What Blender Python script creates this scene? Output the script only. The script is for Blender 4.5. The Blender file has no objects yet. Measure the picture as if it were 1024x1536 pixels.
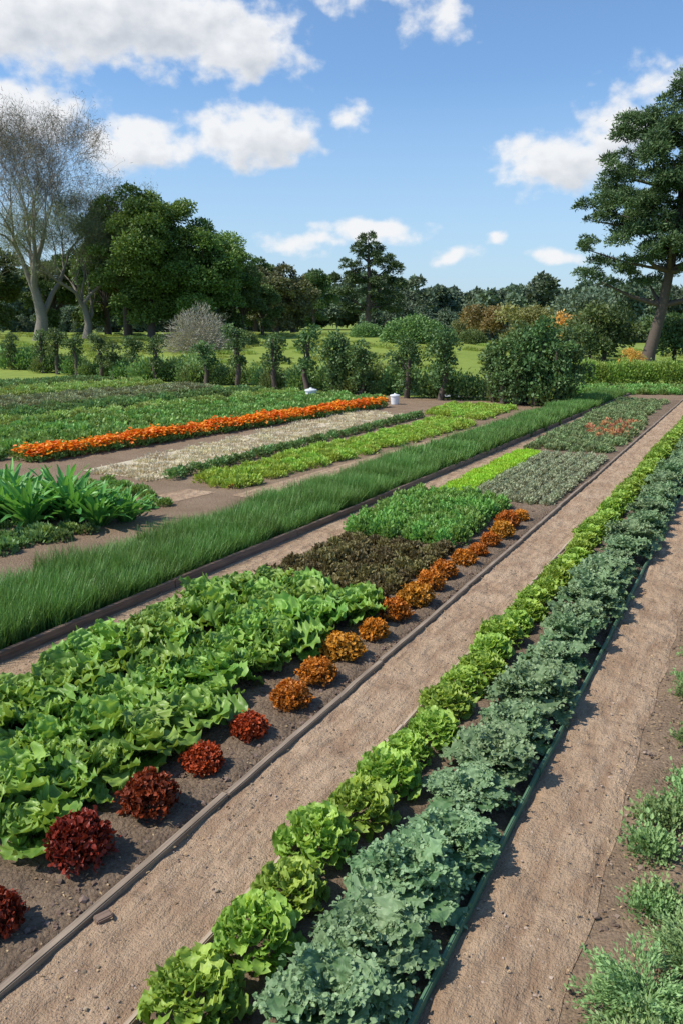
import bpy, bmesh, math, random
import numpy as np
from mathutils import noise as mn, Vector
rng=np.random.default_rng(7); random.seed(7)
sc=bpy.context.scene
AZ=math.radians(27.3); sA,cA=math.sin(AZ),math.cos(AZ)
def UV(u,v): return (u*sA+v*cA, u*cA-v*sA)
def WS(s,w): return (.832*w+.555*s, -.555*w+.832*s)
def S(t):
    t=max(0.,min(1.,t)); return t*t*(3-2*t)
def H(x,y):
    h=2.0*S((y-47)/40)*S((30-x)/24)
    h+=7*S((y-330)/300)
    return h
# ---------------------------------------------------------------- materials
def newmat(name):
    m=bpy.data.materials.new(name); m.use_nodes=True; nt=m.node_tree; nt.nodes.clear()
    o=nt.nodes.new('ShaderNodeOutputMaterial'); return m,nt,o
def mixc(nt,f,a,b,blend='MIX'):
    n=nt.nodes.new('ShaderNodeMix'); n.data_type='RGBA'; n.blend_type=blend
    for s,val in ((n.inputs[0],f),(n.inputs[6],a),(n.inputs[7],b)):
        if isinstance(val,bpy.types.NodeSocket): nt.links.new(val,s)
        elif isinstance(val,(int,float)): s.default_value=val
        else: s.default_value=(*val,1)
    return n.outputs[2]
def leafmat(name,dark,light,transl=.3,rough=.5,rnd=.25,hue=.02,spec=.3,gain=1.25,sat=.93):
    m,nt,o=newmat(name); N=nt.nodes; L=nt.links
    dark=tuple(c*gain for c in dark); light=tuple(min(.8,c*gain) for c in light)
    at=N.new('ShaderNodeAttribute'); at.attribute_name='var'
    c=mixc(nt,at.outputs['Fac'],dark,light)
    oi=N.new('ShaderNodeObjectInfo')
    hs=N.new('ShaderNodeHueSaturation'); L.new(c,hs.inputs['Color']); hs.inputs['Saturation'].default_value=sat
    mr=N.new('ShaderNodeMapRange'); L.new(oi.outputs['Random'],mr.inputs[0]); mr.inputs[3].default_value=1-rnd; mr.inputs[4].default_value=1+rnd
    L.new(mr.outputs[0],hs.inputs['Value'])
    mr2=N.new('ShaderNodeMapRange'); L.new(oi.outputs['Random'],mr2.inputs[0]); mr2.inputs[3].default_value=.5-hue; mr2.inputs[4].default_value=.5+hue
    L.new(mr2.outputs[0],hs.inputs['Hue'])
    p=N.new('ShaderNodeBsdfPrincipled'); L.new(hs.outputs[0],p.inputs['Base Color']); p.inputs['Roughness'].default_value=rough
    p.inputs['Specular IOR Level'].default_value=spec
    if transl<=0: L.new(p.outputs[0],o.inputs[0]); return m
    t=N.new('ShaderNodeBsdfTranslucent'); tc=mixc(nt,1.0,hs.outputs[0],(1.3,1.15,.6),'MULTIPLY'); L.new(tc,t.inputs['Color'])
    mx=N.new('ShaderNodeMixShader'); mx.inputs[0].default_value=transl
    L.new(p.outputs[0],mx.inputs[1]); L.new(t.outputs[0],mx.inputs[2]); L.new(mx.outputs[0],o.inputs[0])
    return m
def earthmat(name,c1,c2,c3,sc1=1.5,sc2=40,bump=.6,bd=.02,rough=.95,streak=None):
    m,nt,o=newmat(name); N=nt.nodes; L=nt.links
    tc=N.new('ShaderNodeTexCoord')
    n1=N.new('ShaderNodeTexNoise'); n1.inputs['Scale'].default_value=sc1; n1.inputs['Detail'].default_value=8; n1.inputs['Roughness'].default_value=.65; L.new(tc.outputs['Object'],n1.inputs['Vector'])
    n2=N.new('ShaderNodeTexNoise'); n2.inputs['Scale'].default_value=sc2; n2.inputs['Detail'].default_value=6; n2.inputs['Roughness'].default_value=.7; L.new(tc.outputs['Object'],n2.inputs['Vector'])
    r1=N.new('ShaderNodeMapRange'); r1.inputs[1].default_value=.35; r1.inputs[2].default_value=.65; L.new(n1.outputs[0],r1.inputs[0])
    r2=N.new('ShaderNodeMapRange'); r2.inputs[1].default_value=.42; r2.inputs[2].default_value=.68; L.new(n2.outputs[0],r2.inputs[0])
    c=mixc(nt,r1.outputs[0],c1,c2); h=n2.outputs[0]
    mm=N.new('ShaderNodeMath'); mm.operation='MULTIPLY'; mm.inputs[1].default_value=.7; L.new(r2.outputs[0],mm.inputs[0])
    c=mixc(nt,mm.outputs[0],c,c3)
    if streak:
        mp=N.new('ShaderNodeMapping'); mp.inputs['Rotation'].default_value=(0,0,AZ); L.new(tc.outputs['Object'],mp.inputs[0])
        mp2=N.new('ShaderNodeMapping'); mp2.inputs['Scale'].default_value=(4,1.,1); L.new(mp.outputs[0],mp2.inputs[0])
        n3=N.new('ShaderNodeTexNoise'); n3.inputs['Scale'].default_value=2.0; n3.inputs['Detail'].default_value=8; n3.inputs['Roughness'].default_value=.7; L.new(mp2.outputs[0],n3.inputs['Vector'])
        r3=N.new('ShaderNodeMapRange'); r3.inputs[1].default_value=.44; r3.inputs[2].default_value=.62; r3.inputs[4].default_value=.95; L.new(n3.outputs[0],r3.inputs[0])
        c=mixc(nt,r3.outputs[0],c,streak)
        n4=N.new('ShaderNodeTexNoise'); n4.inputs['Scale'].default_value=8; n4.inputs['Detail'].default_value=4; L.new(tc.outputs['Object'],n4.inputs['Vector'])
        a4=N.new('ShaderNodeMath'); a4.operation='MULTIPLY_ADD'; a4.inputs[1].default_value=4.; L.new(n4.outputs[0],a4.inputs[0]); L.new(h,a4.inputs[2])
        a5=N.new('ShaderNodeMath'); a5.operation='MULTIPLY_ADD'; a5.inputs[1].default_value=-3.5; L.new(n3.outputs[0],a5.inputs[0]); L.new(a4.outputs[0],a5.inputs[2]); h=a5.outputs[0]
    vo=N.new('ShaderNodeTexVoronoi'); vo.inputs['Scale'].default_value=sc2*1.7; L.new(tc.outputs['Object'],vo.inputs['Vector'])
    add=N.new('ShaderNodeMath'); add.operation='MULTIPLY_ADD'; add.inputs[1].default_value=-.35; L.new(vo.outputs['Distance'],add.inputs[0]); L.new(h,add.inputs[2])
    b=N.new('ShaderNodeBump'); b.inputs['Strength'].default_value=bump; b.inputs['Distance'].default_value=bd; L.new(add.outputs[0],b.inputs['Height'])
    p=N.new('ShaderNodeBsdfPrincipled'); p.inputs['Roughness'].default_value=rough; p.inputs['Specular IOR Level'].default_value=.15
    L.new(c,p.inputs['Base Color']); L.new(b.outputs[0],p.inputs['Normal']); L.new(p.outputs[0],o.inputs[0])
    return m
def woodmat(name,c1,c2):
    m,nt,o=newmat(name); N=nt.nodes; L=nt.links
    tc=N.new('ShaderNodeTexCoord'); mp=N.new('ShaderNodeMapping'); mp.inputs['Scale'].default_value=(1.5,25,25); L.new(tc.outputs['Object'],mp.inputs[0])
    n1=N.new('ShaderNodeTexNoise'); n1.inputs['Scale'].default_value=2; n1.inputs['Detail'].default_value=8; L.new(mp.outputs[0],n1.inputs['Vector'])
    r1=N.new('ShaderNodeMapRange'); r1.inputs[1].default_value=.3; r1.inputs[2].default_value=.7; L.new(n1.outputs[0],r1.inputs[0])
    c=mixc(nt,r1.outputs[0],c1,c2)
    b=N.new('ShaderNodeBump'); b.inputs['Strength'].default_value=.5; b.inputs['Distance'].default_value=.005; L.new(n1.outputs[0],b.inputs['Height'])
    p=N.new('ShaderNodeBsdfPrincipled'); p.inputs['Roughness'].default_value=.85; L.new(c,p.inputs['Base Color']); L.new(b.outputs[0],p.inputs['Normal']); L.new(p.outputs[0],o.inputs[0])
    return m
# ---------------------------------------------------------------- mesh helpers
def mkmesh(name,V,F,mat,var=None,smooth=False):
    V=np.asarray(V,dtype=np.float32); F=np.asarray(F,dtype=np.int32)
    me=bpy.data.meshes.new(name); me.vertices.add(len(V)); me.vertices.foreach_set('co',V.ravel())
    me.loops.add(F.size); me.loops.foreach_set('vertex_index',F.ravel())
    me.polygons.add(len(F)); me.polygons.foreach_set('loop_start',np.arange(0,F.size,F.shape[1],dtype=np.int32))
    me.update(calc_edges=True)
    if var is not None:
        a=me.attributes.new('var','FLOAT','POINT'); a.data.foreach_set('value',np.asarray(var,dtype=np.float32))
    me.polygons.foreach_set('use_smooth',np.full(len(F),smooth))
    me.materials.append(mat); return me
def obj(name,me,loc=(0,0,0),rz=0,s=1,parent=None,rot=None):
    o=bpy.data.objects.new(name,me); sc.collection.objects.link(o); o.location=loc
    o.rotation_euler=rot if rot else (0,0,rz)
    o.scale=(s,s,s) if not hasattr(s,'__len__') else s
    if parent: o.parent=parent
    return o
def empty(name,loc=(0,0,0)):
    o=bpy.data.objects.new(name,None); sc.collection.objects.link(o); o.location=loc; o.empty_display_size=.3; return o
class Buf:
    def __init__(s): s.V=[];s.F=[];s.A=[];s.n=0
    def add(s,V,F,A):
        V=np.asarray(V,float); s.V.append(V); s.F.append(np.asarray(F)+s.n); s.A.append(np.broadcast_to(A,(len(V),))); s.n+=len(V)
    def mesh(s,name,mat,smooth=False): return mkmesh(name,np.concatenate(s.V),np.concatenate(s.F),mat,np.concatenate(s.A),smooth)
def nrm(a): return a/np.maximum(np.linalg.norm(a,axis=-1,keepdims=True),1e-9)
T4=(np.array([[0,0,0],[.45,.5,.0],[1,0,0],[.45,-.5,0]],float),np.array([[0,1,2,3]]))
T8=(np.array([[0,0,0],[.35,0,-.06],[.7,0,-.05],[1,0,-.12],[.3,.5,.08],[.72,.38,.06],[.3,-.5,.08],[.72,-.38,.06]],float),
    np.array([[0,6,1,4],[1,6,7,2],[1,2,5,4],[2,7,3,5]]))
def scatter(buf,T,P,X,Nn,L,W,var):
    n=len(P); X=nrm(X); Y=nrm(np.cross(Nn,X)); Z=np.cross(X,Y)
    t,f=T; k=len(t)
    L=np.broadcast_to(L,(n,)); W=np.broadcast_to(W,(n,))
    V=P[:,None,:]+t[None,:,0,None]*X[:,None,:]*L[:,None,None]+t[None,:,1,None]*Y[:,None,:]*W[:,None,None]+t[None,:,2,None]*Z[:,None,:]*L[:,None,None]
    F=(f[None]+np.arange(n)[:,None,None]*k).reshape(-1,4)
    buf.add(V.reshape(-1,3),F,np.repeat(np.broadcast_to(var,(n,)),k))
def rdir(n): return nrm(rng.normal(size=(n,3)))
def clump(name,mat,r,h,n,ls,asp=.6,T=T8,up=.5,rag=.25,tipvar=.6,smooth=False):
    b=Buf(); th=rng.uniform(0,2*np.pi,n); q=np.sqrt(rng.uniform(0,1,n)); z=np.sqrt(np.maximum(0,1-q**2))
    rad=rng.uniform(.45,1,n)**.6*(1+rng.normal(0,rag*.4,n))
    P=np.stack([r*q*np.cos(th)*rad,r*q*np.sin(th)*rad,h*z*rad+.01],1)
    D=np.stack([q*np.cos(th),q*np.sin(th),z*.8+.1],1)
    X=nrm(D+rdir(n)*.6+np.array([0,0,up])); Nn=nrm(D+rdir(n)*.5+[0,0,.5])
    l=ls*rng.uniform(.6,1.25,n)
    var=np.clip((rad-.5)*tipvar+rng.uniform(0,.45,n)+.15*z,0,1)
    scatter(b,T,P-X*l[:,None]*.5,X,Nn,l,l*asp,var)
    return b.mesh(name,mat,smooth)
def mound(name,mat,r,n,ls):
    b=Buf(); D=rdir(n); D[:,2]=np.where(D[:,2]<-.35,-D[:,2],D[:,2])
    lump=1+.09*np.sin(D[:,0]*6+rng.uniform(0,6))*np.cos(D[:,1]*6+rng.uniform(0,6))+.06*np.sin(D[:,2]*9)
    rad=r*lump*(rng.uniform(.35,1,n)**.35)*(1+rng.normal(0,.08,n))
    P=D*rad[:,None]*[1,1,.86]+[0,0,r*.6]; X=nrm(D*.8+rdir(n)*.9+[0,0,.25]); Nn=nrm(D+rdir(n)*.7)
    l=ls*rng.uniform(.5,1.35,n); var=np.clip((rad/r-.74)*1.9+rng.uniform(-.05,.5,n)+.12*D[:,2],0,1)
    scatter(b,T8,P-X*l[:,None]*.4,X,Nn,l,l*.75,var); return b.mesh(name,mat)
def tube(buf,pts,rad,sides=6,var=.5):
    pts=np.asarray(pts,float); k=len(pts); V=[]
    for i in range(k):
        d=pts[min(i+1,k-1)]-pts[max(i-1,0)]; d=d/(np.linalg.norm(d)+1e-9)
        a=np.cross(d,[.13,.99,.05] if abs(d[1])<.9 else [1,0,0]); a/=np.linalg.norm(a)+1e-9; c=np.cross(d,a)
        th=np.arange(sides)*2*np.pi/sides
        V.append(pts[i]+rad[i]*(np.cos(th)[:,None]*a+np.sin(th)[:,None]*c))
    F=[[i*sides+j,i*sides+(j+1)%sides,(i+1)*sides+(j+1)%sides,(i+1)*sides+j] for i in range(k-1) for j in range(sides)]
    buf.add(np.concatenate(V),F,var)
def leafgrid(buf,L,W,e0,curl,az,base,nl=9,nw=7,ruf=.02,rf=3.,lobes=0,lobeamp=.2,pexp=.7,cup=.1,vb=.4,roll=0,stem=.0,frill=0,fs=.03,fT=T8):
    s=np.linspace(0,1,nl); t=np.linspace(-1,1,nw)
    ang=e0-curl*s; ds=L/(nl-1)
    cx=np.concatenate([[0],np.cumsum(np.cos(ang[:-1])*ds)]); cz=np.concatenate([[0],np.cumsum(np.sin(ang[:-1])*ds)])
    ss=np.clip((s-stem)/(1-stem),0,1)
    w=W/2*(np.sin(np.pi*np.clip(ss*.93+.03,0,1)**pexp)**.75)+W*.03
    if lobes: w=w*(1+lobeamp*np.sin(lobes*2*np.pi*s+rng.uniform(0,6)))
    ph=rng.uniform(0,6.28,4)
    Sg,Tg=np.meshgrid(s,t,indexing='ij'); Wg=w[:,None]*np.ones_like(Tg)
    at=np.abs(Tg)
    z=ruf*at**1.6*(np.sin(2*np.pi*rf*Sg+ph[0]+np.sign(Tg)*ph[1])+.5*np.sin(2*np.pi*rf*2.1*Sg+ph[2]+np.sign(Tg)*1.3))+cup*Wg*at**2+ruf*.35*np.sin(2*np.pi*rf*.9*Sg+3*Tg+ph[3])
    y=Tg*Wg*(1+.12*np.sin(2*np.pi*rf*1.7*Sg+ph[1]))
    N_x=-np.sin(ang)[:,None]; N_z=np.cos(ang)[:,None]
    X=cx[:,None]+z*N_x; Z=cz[:,None]+z*N_z
    Y=y*math.cos(roll); Z=Z+y*math.sin(roll)
    ca,sa=math.cos(az),math.sin(az)
    VV=np.stack([X*ca-Y*sa+base[0],X*sa+Y*ca+base[1],Z+base[2]],-1); V=VV.reshape(-1,3)
    i=np.arange(nl-1)[:,None]*nw+np.arange(nw-1)[None]; F=np.stack([i,i+1,i+nw+1,i+nw],-1).reshape(-1,4)
    rib=np.exp(-(Tg/.12)**2)*.35*(1-Sg*.6)
    A=np.clip(vb+rib+.3*at**2*Sg+.12*np.sin(Sg*17+Tg*3+ph[0])*np.sin(Tg*7+ph[2])+rng.uniform(-.18,.15),0,1).ravel()
    buf.add(V,F,A)
    if frill:
        a=rng.integers(max(1,int(nl*stem)+1),nl,frill); e=rng.random(frill); c=np.where(e<.45,0,np.where(e<.9,nw-1,rng.integers(0,nw,frill))); cc=nw//2
        tip=a>=nl-2; c=np.where(tip,rng.integers(0,nw,frill),c)
        E=VV[a,c]; Cn=VV[np.maximum(a-1,0),cc]; D=nrm(E-Cn+rng.normal(0,.004,(frill,3))); 
        k=rng.uniform(-.3,.12,frill)[:,None]*np.linalg.norm(E-Cn,axis=1,keepdims=True)
        l=fs*rng.uniform(.6,1.3,frill)
        scatter(buf,fT,E+D*k+rng.normal(0,.003,(frill,3))+[0,0,.003],nrm(D+rdir(frill)*.6),nrm(rdir(frill)*.6+[0,0,.8]),l,l*.9,np.clip(vb+rng.uniform(.0,.5,frill),0,1))
def rows(parent,meshes,pts,s=(.85,1.15),jit=.03,z=0.,nm='clump',sz=None):
    for (x,y) in pts:
        k=random.uniform(*s)
        obj(nm,random.choice(meshes),(x+random.gauss(0,jit),y+random.gauss(0,jit),z+(H(x,y) if y>46 else 0)),random.uniform(0,6.28),k if sz is None else (k,k,k*random.uniform(*sz)),parent)
# ---------------------------------------------------------------- ground
grassM=earthmat('meadow_ground',(.18,.245,.04),(.26,.315,.065),(.145,.20,.035),.06,1.2,.4,.08)
xs=np.unique(np.concatenate([np.linspace(-1500,-80,20),np.arange(-80,80,2.5),np.linspace(80,1500,20)]))
ys=np.unique(np.concatenate([np.linspace(-400,-20,8),np.arange(-20,140,2.5),np.linspace(140,600,40),np.linspace(600,2500,12)]))
V=[(x,y,H(x,y)) for y in ys for x in xs]; nx=len(xs)
i=np.arange(len(ys)-1)[:,None]*nx+np.arange(nx-1)[None]
obj('ground',mkmesh('ground',V,np.stack([i,i+1,i+nx+1,i+nx],-1).reshape(-1,4),grassM,smooth=True))
soilM=earthmat('soil',(.24,.165,.105),(.33,.235,.155),(.13,.088,.056),1.2,28,1.,.03)
soil2=earthmat('dark_soil',(.20,.142,.095),(.28,.205,.14),(.105,.07,.046),2,22,1.,.04)
pathM=earthmat('sandy_path',(.46,.32,.205),(.56,.41,.275),(.32,.21,.13),1.3,60,1.,.016,streak=(.33,.215,.135))
G=[(-45,-6),(14,-6),(22,39),(14,38),(8.5,31.8),(-3,39),(-13.5,46.5),(-45,46.5)]
me=bpy.data.meshes.new('garden_soil'); me.from_pydata([(x,y,.004) for x,y in G],[],[list(range(len(G)))]); me.materials.append(soilM); me.update(); obj('garden_soil',me)
def sheet(name,f,u0,u1,du,nv,mat,z0,amp,edge=.0,fs=3.):
    us=[u0]
    while us[-1]<u1: us.append(us[-1]+(du if us[-1]<14 else du*3))
    V=[]
    for u in us:
        for j in range(nv+1):
            t=j/nv; v=f(u)[0]*(1-t)+f(u)[1]*t; x,y=UV(u,v)
            e=min(1,min(t,1-t)*nv/2)
            n=mn.fractal(Vector((x*fs,y*fs,1.3)),.8,2.1,4)*.5+.5
            V.append((x,y,z0+amp*n*(edge+(1-edge)*e)))
    m=nv+1; i=np.arange(len(us)-1)[:,None]*m+np.arange(nv)[None]
    return obj(name,mkmesh(name,V,np.stack([i,i+1,i+m+1,i+m],-1).reshape(-1,4),mat,smooth=True))
g0=lambda u:-6.03+.022*u
gl=lambda u:-7.55+.034*u
rp=lambda u:-.50+.012*math.sin(u*1.9)+.012*math.sin(u*7.1)
sheet('sandy_path',lambda u:(-2.78,-2.13),-2,38,.04,18,pathM,.008,.04,.6,5.)
sheet('sandy_path',lambda u:(-1.06,rp(u)),-2,38,.04,16,pathM,.008,.04,.3,5.)
sheet('sandy_path',lambda u:(g0(u)+.02,-5.40+.015*min(u,20)+.02*math.sin(u*2.2)),-2,38,.1,6,pathM,.008,.02,.3,3.)
sheet('soil_bed',lambda u:(-5.43+.015*min(u,20),-2.82),-1,13.5,.05,50,soil2,.006,.07,0,6.)
sheet('soil_bed',lambda u:(-5.13,-2.82),13.5,36,.2,12,soil2,.007,.04,0,5.)
sheet('soil_bed',lambda u:(-2.14,-1.08),-1,38,.06,18,soil2,.006,.06,0,6.)
sheet('soil_bed',lambda u:(rp(u)-.02,2.2),-1,30,.06,44,soilM,.005,.06,0,5.)
# timber
def plank(parent,p0,p1,w,h,mat,z=.0):
    d=Vector((p1[0]-p0[0],p1[1]-p0[1])); L=d.length; bm=bmesh.new(); bmesh.ops.create_cube(bm,size=1)
    for v in bm.verts: v.co.x*=L; v.co.y*=w; v.co.z*=h
    bmesh.ops.subdivide_edges(bm,edges=[e for e in bm.edges if abs(e.verts[0].co.x-e.verts[1].co.x)>.1],cuts=8)
    for v in bm.verts:
        v.co.y+=.008*mn.noise(Vector((v.co.x*2+p0[0],p0[1],0))); v.co.z+=.008*mn.noise(Vector((v.co.x*2+p0[0],p0[1],5)))
    bmesh.ops.bevel(bm,geom=[e for e in bm.edges if len(e.link_faces)==2 and e.calc_face_angle()>1],offset=.006,segments=2,affect='EDGES')
    me=bpy.data.meshes.new('plank'); bm.to_mesh(me); bm.free(); me.materials.append(mat)
    return obj('plank',me,((p0[0]+p1[0])/2,(p0[1]+p1[1])/2,z+h/2-.02),math.atan2(d.y,d.x),1,parent)
woodA=woodmat('weathered_timber',(.17,.122,.085),(.36,.28,.20)); woodB=woodmat('pale_timber',(.36,.27,.19),(.54,.42,.31)); woodC=woodmat('dark_timber',(.14,.09,.064),(.28,.19,.135))
def edging(name,f,u0,u1,seg,w,h,mat):
    e=empty(name); u=u0
    while u<u1:
        d=random.gauss(0,.006); plank(e,UV(u,f(u)+d),UV(u+seg-.01,f(u+seg)+random.gauss(0,.006)),w,h*random.uniform(.95,1.05),mat); u+=seg
    return e
edging('timber_edging',lambda u:-2.80,-1,37,2.4,.05,.085,woodA)
edging('timber_edging',lambda u:-2.165,-1,37,3.1,.03,.065,woodB)
edging('timber_edging',lambda u:g0(u),-1,37,2.7,.06,.13,woodC)
gE,nt,o=newmat('green_edging'); p=nt.nodes.new('ShaderNodeBsdfPrincipled'); p.inputs['Base Color'].default_value=(.10,.20,.11,1); p.inputs['Roughness'].default_value=.6; nt.links.new(p.outputs[0],o.inputs[0])
edging('green_edging_strip',lambda u:-1.065,-1,37,3.,.02,.10,gE)
st=plank(None,UV(2.56,-2.735),UV(2.64,-2.70),.06,.07,woodC); st.name='timber_stake'
# ---------------------------------------------------------------- pebbles & litter
def pebbles(name,n,vr,ur,mat,smin,smax,flat=.6):
    b=Buf(); t=np.array([[1,0,0],[0,1,0],[-1,0,0],[0,-1,0],[.5,.5,.7],[-.5,.5,.7],[-.5,-.5,.7],[.5,-.5,.7]],float)
    f=np.array([[4,5,6,7],[0,1,5,4],[1,2,6,5],[2,3,7,6],[3,0,4,7]])
    for _ in range(n):
        u=ur[0]+(ur[1]-ur[0])*random.random()**1.5; v=random.uniform(*vr); x,y=UV(u,v); s=smin+(smax-smin)*random.random()**2.5
        q=t*(1+rng.normal(0,.18,(8,3)))*np.array([s,s*random.uniform(.6,1),s*flat]); a=random.uniform(0,6.28)
        q=q@np.array([[math.cos(a),math.sin(a),0],[-math.sin(a),math.cos(a),0],[0,0,1]])
        b.add(q+[x,y,.028],f,random.random())
    obj(name,b.mesh(name,mat))
pebM=leafmat('pebble',(.25,.17,.11),(.55,.43,.32),0,.9,gain=1); clodM=leafmat('soil_clod',(.13,.09,.06),(.31,.225,.155),0,.95,gain=1)
pebbles('gravel',1500,(-2.75,-2.17),(1.5,14),pebM,.002,.012); pebbles('gravel',1500,(-1.04,-.45),(1.5,14),pebM,.002,.013)
pebbles('gravel',300,(-5.85,-5.3),(4,16),pebM,.004,.012)
pebbles('soil_clods',4500,(-3.7,-2.84),(1.2,13),clodM,.004,.028,.8); pebbles('soil_clods',3400,(-.5,1.2),(1.2,10),clodM,.004,.024,.8)
pebbles('soil_clods',600,(-2.1,-1.1),(1.2,8),clodM,.004,.022,.8)
pebbles('soil_clods',500,(-2.75,-2.17),(1.2,10),clodM,.003,.014,.7)
litM=leafmat('leaf_litter',(.12,.07,.03),(.5,.36,.18),.1,.8)
b=Buf(); n=1900; u=rng.uniform(1.5,12,n); v=np.where(rng.random(n)<.5,rng.normal(-.40,.14,n),np.where(rng.random(n)<.7,rng.normal(-3.0,.2,n),np.where(rng.random(n)<.5,rng.uniform(-2.7,-2.2,n),rng.uniform(-1,-.5,n))))
P=np.stack([u*sA+v*cA,u*cA-v*sA,np.full(n,.042)],1); X=rdir(n)*[1,1,.2]; scatter(b,T8,P,X,nrm(rdir(n)*.4+[0,0,1]),rng.uniform(.008,.034,n),rng.uniform(.004,.015,n),rng.random(n)); obj('leaf_litter',b.mesh('leaf_litter',litM))
# ---------------------------------------------------------------- lettuce block
letM=leafmat('lettuce_leaf',(.075,.21,.012),(.44,.64,.12),.32,.4,.14,.012,gain=1.1)
def lettuce(i):
    b=Buf(); n=34
    for k in range(n):
        f=k/n; az=k*2.399+rng.normal(0,.3)
        L=(.28-.12*f)*rng.uniform(.75,1.2); W=L*rng.uniform(.55,.78)
        e0=.6+.8*f+rng.normal(0,.2); r0=.07*(1-f)
        leafgrid(b,L,W,e0,rng.uniform(.1,1.4)*(1-.3*f),az,(math.cos(az)*r0,math.sin(az)*r0,.03+.06*f),19,11,.022,rng.uniform(3.2,5.5),pexp=1.4,cup=.2,vb=.12+.3*f,roll=rng.normal(0,.35),lobes=5,lobeamp=.09)
    return b.mesh('lettuce',letM,True)
LM=[lettuce(i) for i in range(7)]
e=empty('lettuce_bed')
pts=[UV(2.85+.37*i+random.gauss(0,.06),-5.0+.05*(i%2)+.34*j+random.gauss(0,.05)) for i in range(13) for j in range(5)]
rows(e,LM,pts,(.85,1.3),.03,0.02,'lettuce_plant',(.9,1.2))
# ---------------------------------------------------------------- frilly lime lettuce row
frM=leafmat('frilly_lettuce_leaf',(.11,.25,.010),(.55,.72,.12),.35,.45,.08,.01,gain=1.08)
def frilly(i):
    b=Buf(); n=230
    for k in range(n):
        f=(k+.5)/n; az=k*2.399+rng.normal(0,.3); q=math.sqrt(1-f) ; L=rng.uniform(.05,.088); r0=.16*q*rng.uniform(.85,1.12)
        leafgrid(b,L,L*.95,.35+.9*(1-q)+rng.normal(0,.4),rng.uniform(-.3,1.0),az+rng.normal(0,.6),(math.cos(az)*r0,math.sin(az)*r0,.03+.15*math.sqrt(max(0,1-q*q))*rng.uniform(.7,1.15)),8,7,.010,rng.uniform(2.,3.2),pexp=1.6,cup=.25,vb=.0+.3*f+rng.uniform(0,.3),roll=rng.normal(0,.5),lobes=2.5,lobeamp=.22)
    return b.mesh('frilly_lettuce',frM,True)
FM=[frilly(i) for i in range(5)]
e=empty('frilly_lettuce_row'); pts=[UV(1.15+.40*i,-1.92+random.gauss(0,.025)) for i in range(86)]
rows(e,FM,pts,(.88,1.1),.02,0.01,'frilly_lettuce_plant',(.85,1.15))
# ---------------------------------------------------------------- kale
kaM=leafmat('kale_leaf',(.06,.145,.042),(.40,.54,.27),.2,.5,.10,.015,gain=1.0)
def kale(i):
    b=Buf(); n=28
    for k in range(n):
        f=k/n; az=k*2.399+rng.normal(0,.25); L=(.37-.17*f)*rng.uniform(.8,1.18); W=L*rng.uniform(.5,.68)
        leafgrid(b,L,W,.6+.8*f+rng.normal(0,.14),rng.uniform(.9,1.6)*(1-.2*f),az,(math.cos(az)*.03,math.sin(az)*.03,.07+.1*f),16,9,.016,rng.uniform(3.5,5),lobes=4.5,lobeamp=.2,pexp=1.3,cup=.12,vb=.08+.24*f,roll=rng.normal(0,.22),stem=.15,frill=80,fs=.027)
    return b.mesh('kale',kaM,False)
KM=[kale(i) for i in range(6)]
e=empty('kale_row'); pts=[UV(1.05+.48*i+random.gauss(0,.03),-1.34+random.gauss(0,.03)) for i in range(72)]
rows(e,KM,pts,(.82,1.08),.02,0,'kale_plant',(.85,1.2))
# ---------------------------------------------------------------- red mounds
MC=[((.03,.008,.006),(.24,.035,.014)),((.04,.010,.006),(.46,.085,.016)),((.05,.032,.008),(.58,.20,.02)),((.06,.055,.01),(.62,.30,.025))]
MM=[[mound('mound',leafmat('red_foliage',d,l,.2,.45,.1,.01,gain=1.1,sat=1),.165,1700,.034) for _ in range(3)] for d,l in MC]
n=20
ST=[0,0,0,0,1,1,2,2,3,2,2,3,2,2,2,2,2,3,2,2]
for k in range(n):
    u=1.80+.545*k; x,y=UV(u+random.gauss(0,.02),-3.12+random.gauss(0,.025)); s=random.uniform(.8,1.1); obj('red_foliage_plant',random.choice(MM[ST[k]]),(x,y,.02),random.uniform(0,6),(s,s*random.uniform(.9,1.1),s*random.uniform(.85,1.05)))
# ---------------------------------------------------------------- small blocks in bed
def block(name,meshes,u0,u1,v0,v1,du,dv,s=(.85,1.15),jit=.03,nm='clump',sz=None):
    e=empty(name); pts=[]; u=u0; r=0
    while u<=u1:
        v=v0
        while v<=v1: pts.append(UV(u,v)); v+=dv
        u+=du
    rows(e,meshes,pts,s,jit,.01,nm,sz)
brM=leafmat('bronze_leaf',(.055,.048,.016),(.22,.18,.065),.2,.5,.3)
block('bronze_herb_bed',[clump('bronze_herb',brM,.13,.16,380,.045,.7,T8) for _ in range(3)],7.75,9.95,-5.0,-3.52,.21,.21,(.7,1.2))
baM=leafmat('green_herb_leaf',(.055,.145,.022),(.23,.42,.08),.3,.4,.15)
block('green_herb_bed',[clump('green_herb',baM,.17,.27,420,.05,.7,T8) for _ in range(3)],10.2,13.1,-5.1,-3.6,.21,.21,jit=.04)
liM=leafmat('lime_leaf',(.18,.36,.01),(.42,.64,.02),.3,.5,.1,.01)
block('lime_herb_bed',[clump('lime_herb',liM,.16,.1,260,.05,.4,T4,1.) for _ in range(3)],13.5,19.1,-5.0,-4.55,.2,.18,jit=.03)
gyM=leafmat('sage_leaf',(.13,.15,.075),(.40,.43,.26),.2,.6,.15)
gy=[clump('sage',gyM,.125,.12,220,.05,.5,T4) for _ in range(3)]
block('sage_bed',gy,13.5,19.1,-4.35,-3.0,.19,.26,jit=.015)
duM=leafmat('dusky_leaf',(.08,.12,.04),(.25,.32,.13),.2,.6,.2)
du=[clump('thyme',duM,.22,.16,260,.08,.5,T4) for _ in range(3)]
block('thyme_bed',du,20.0,26.5,-4.9,-3.2,.34,.34,jit=.06)
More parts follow.
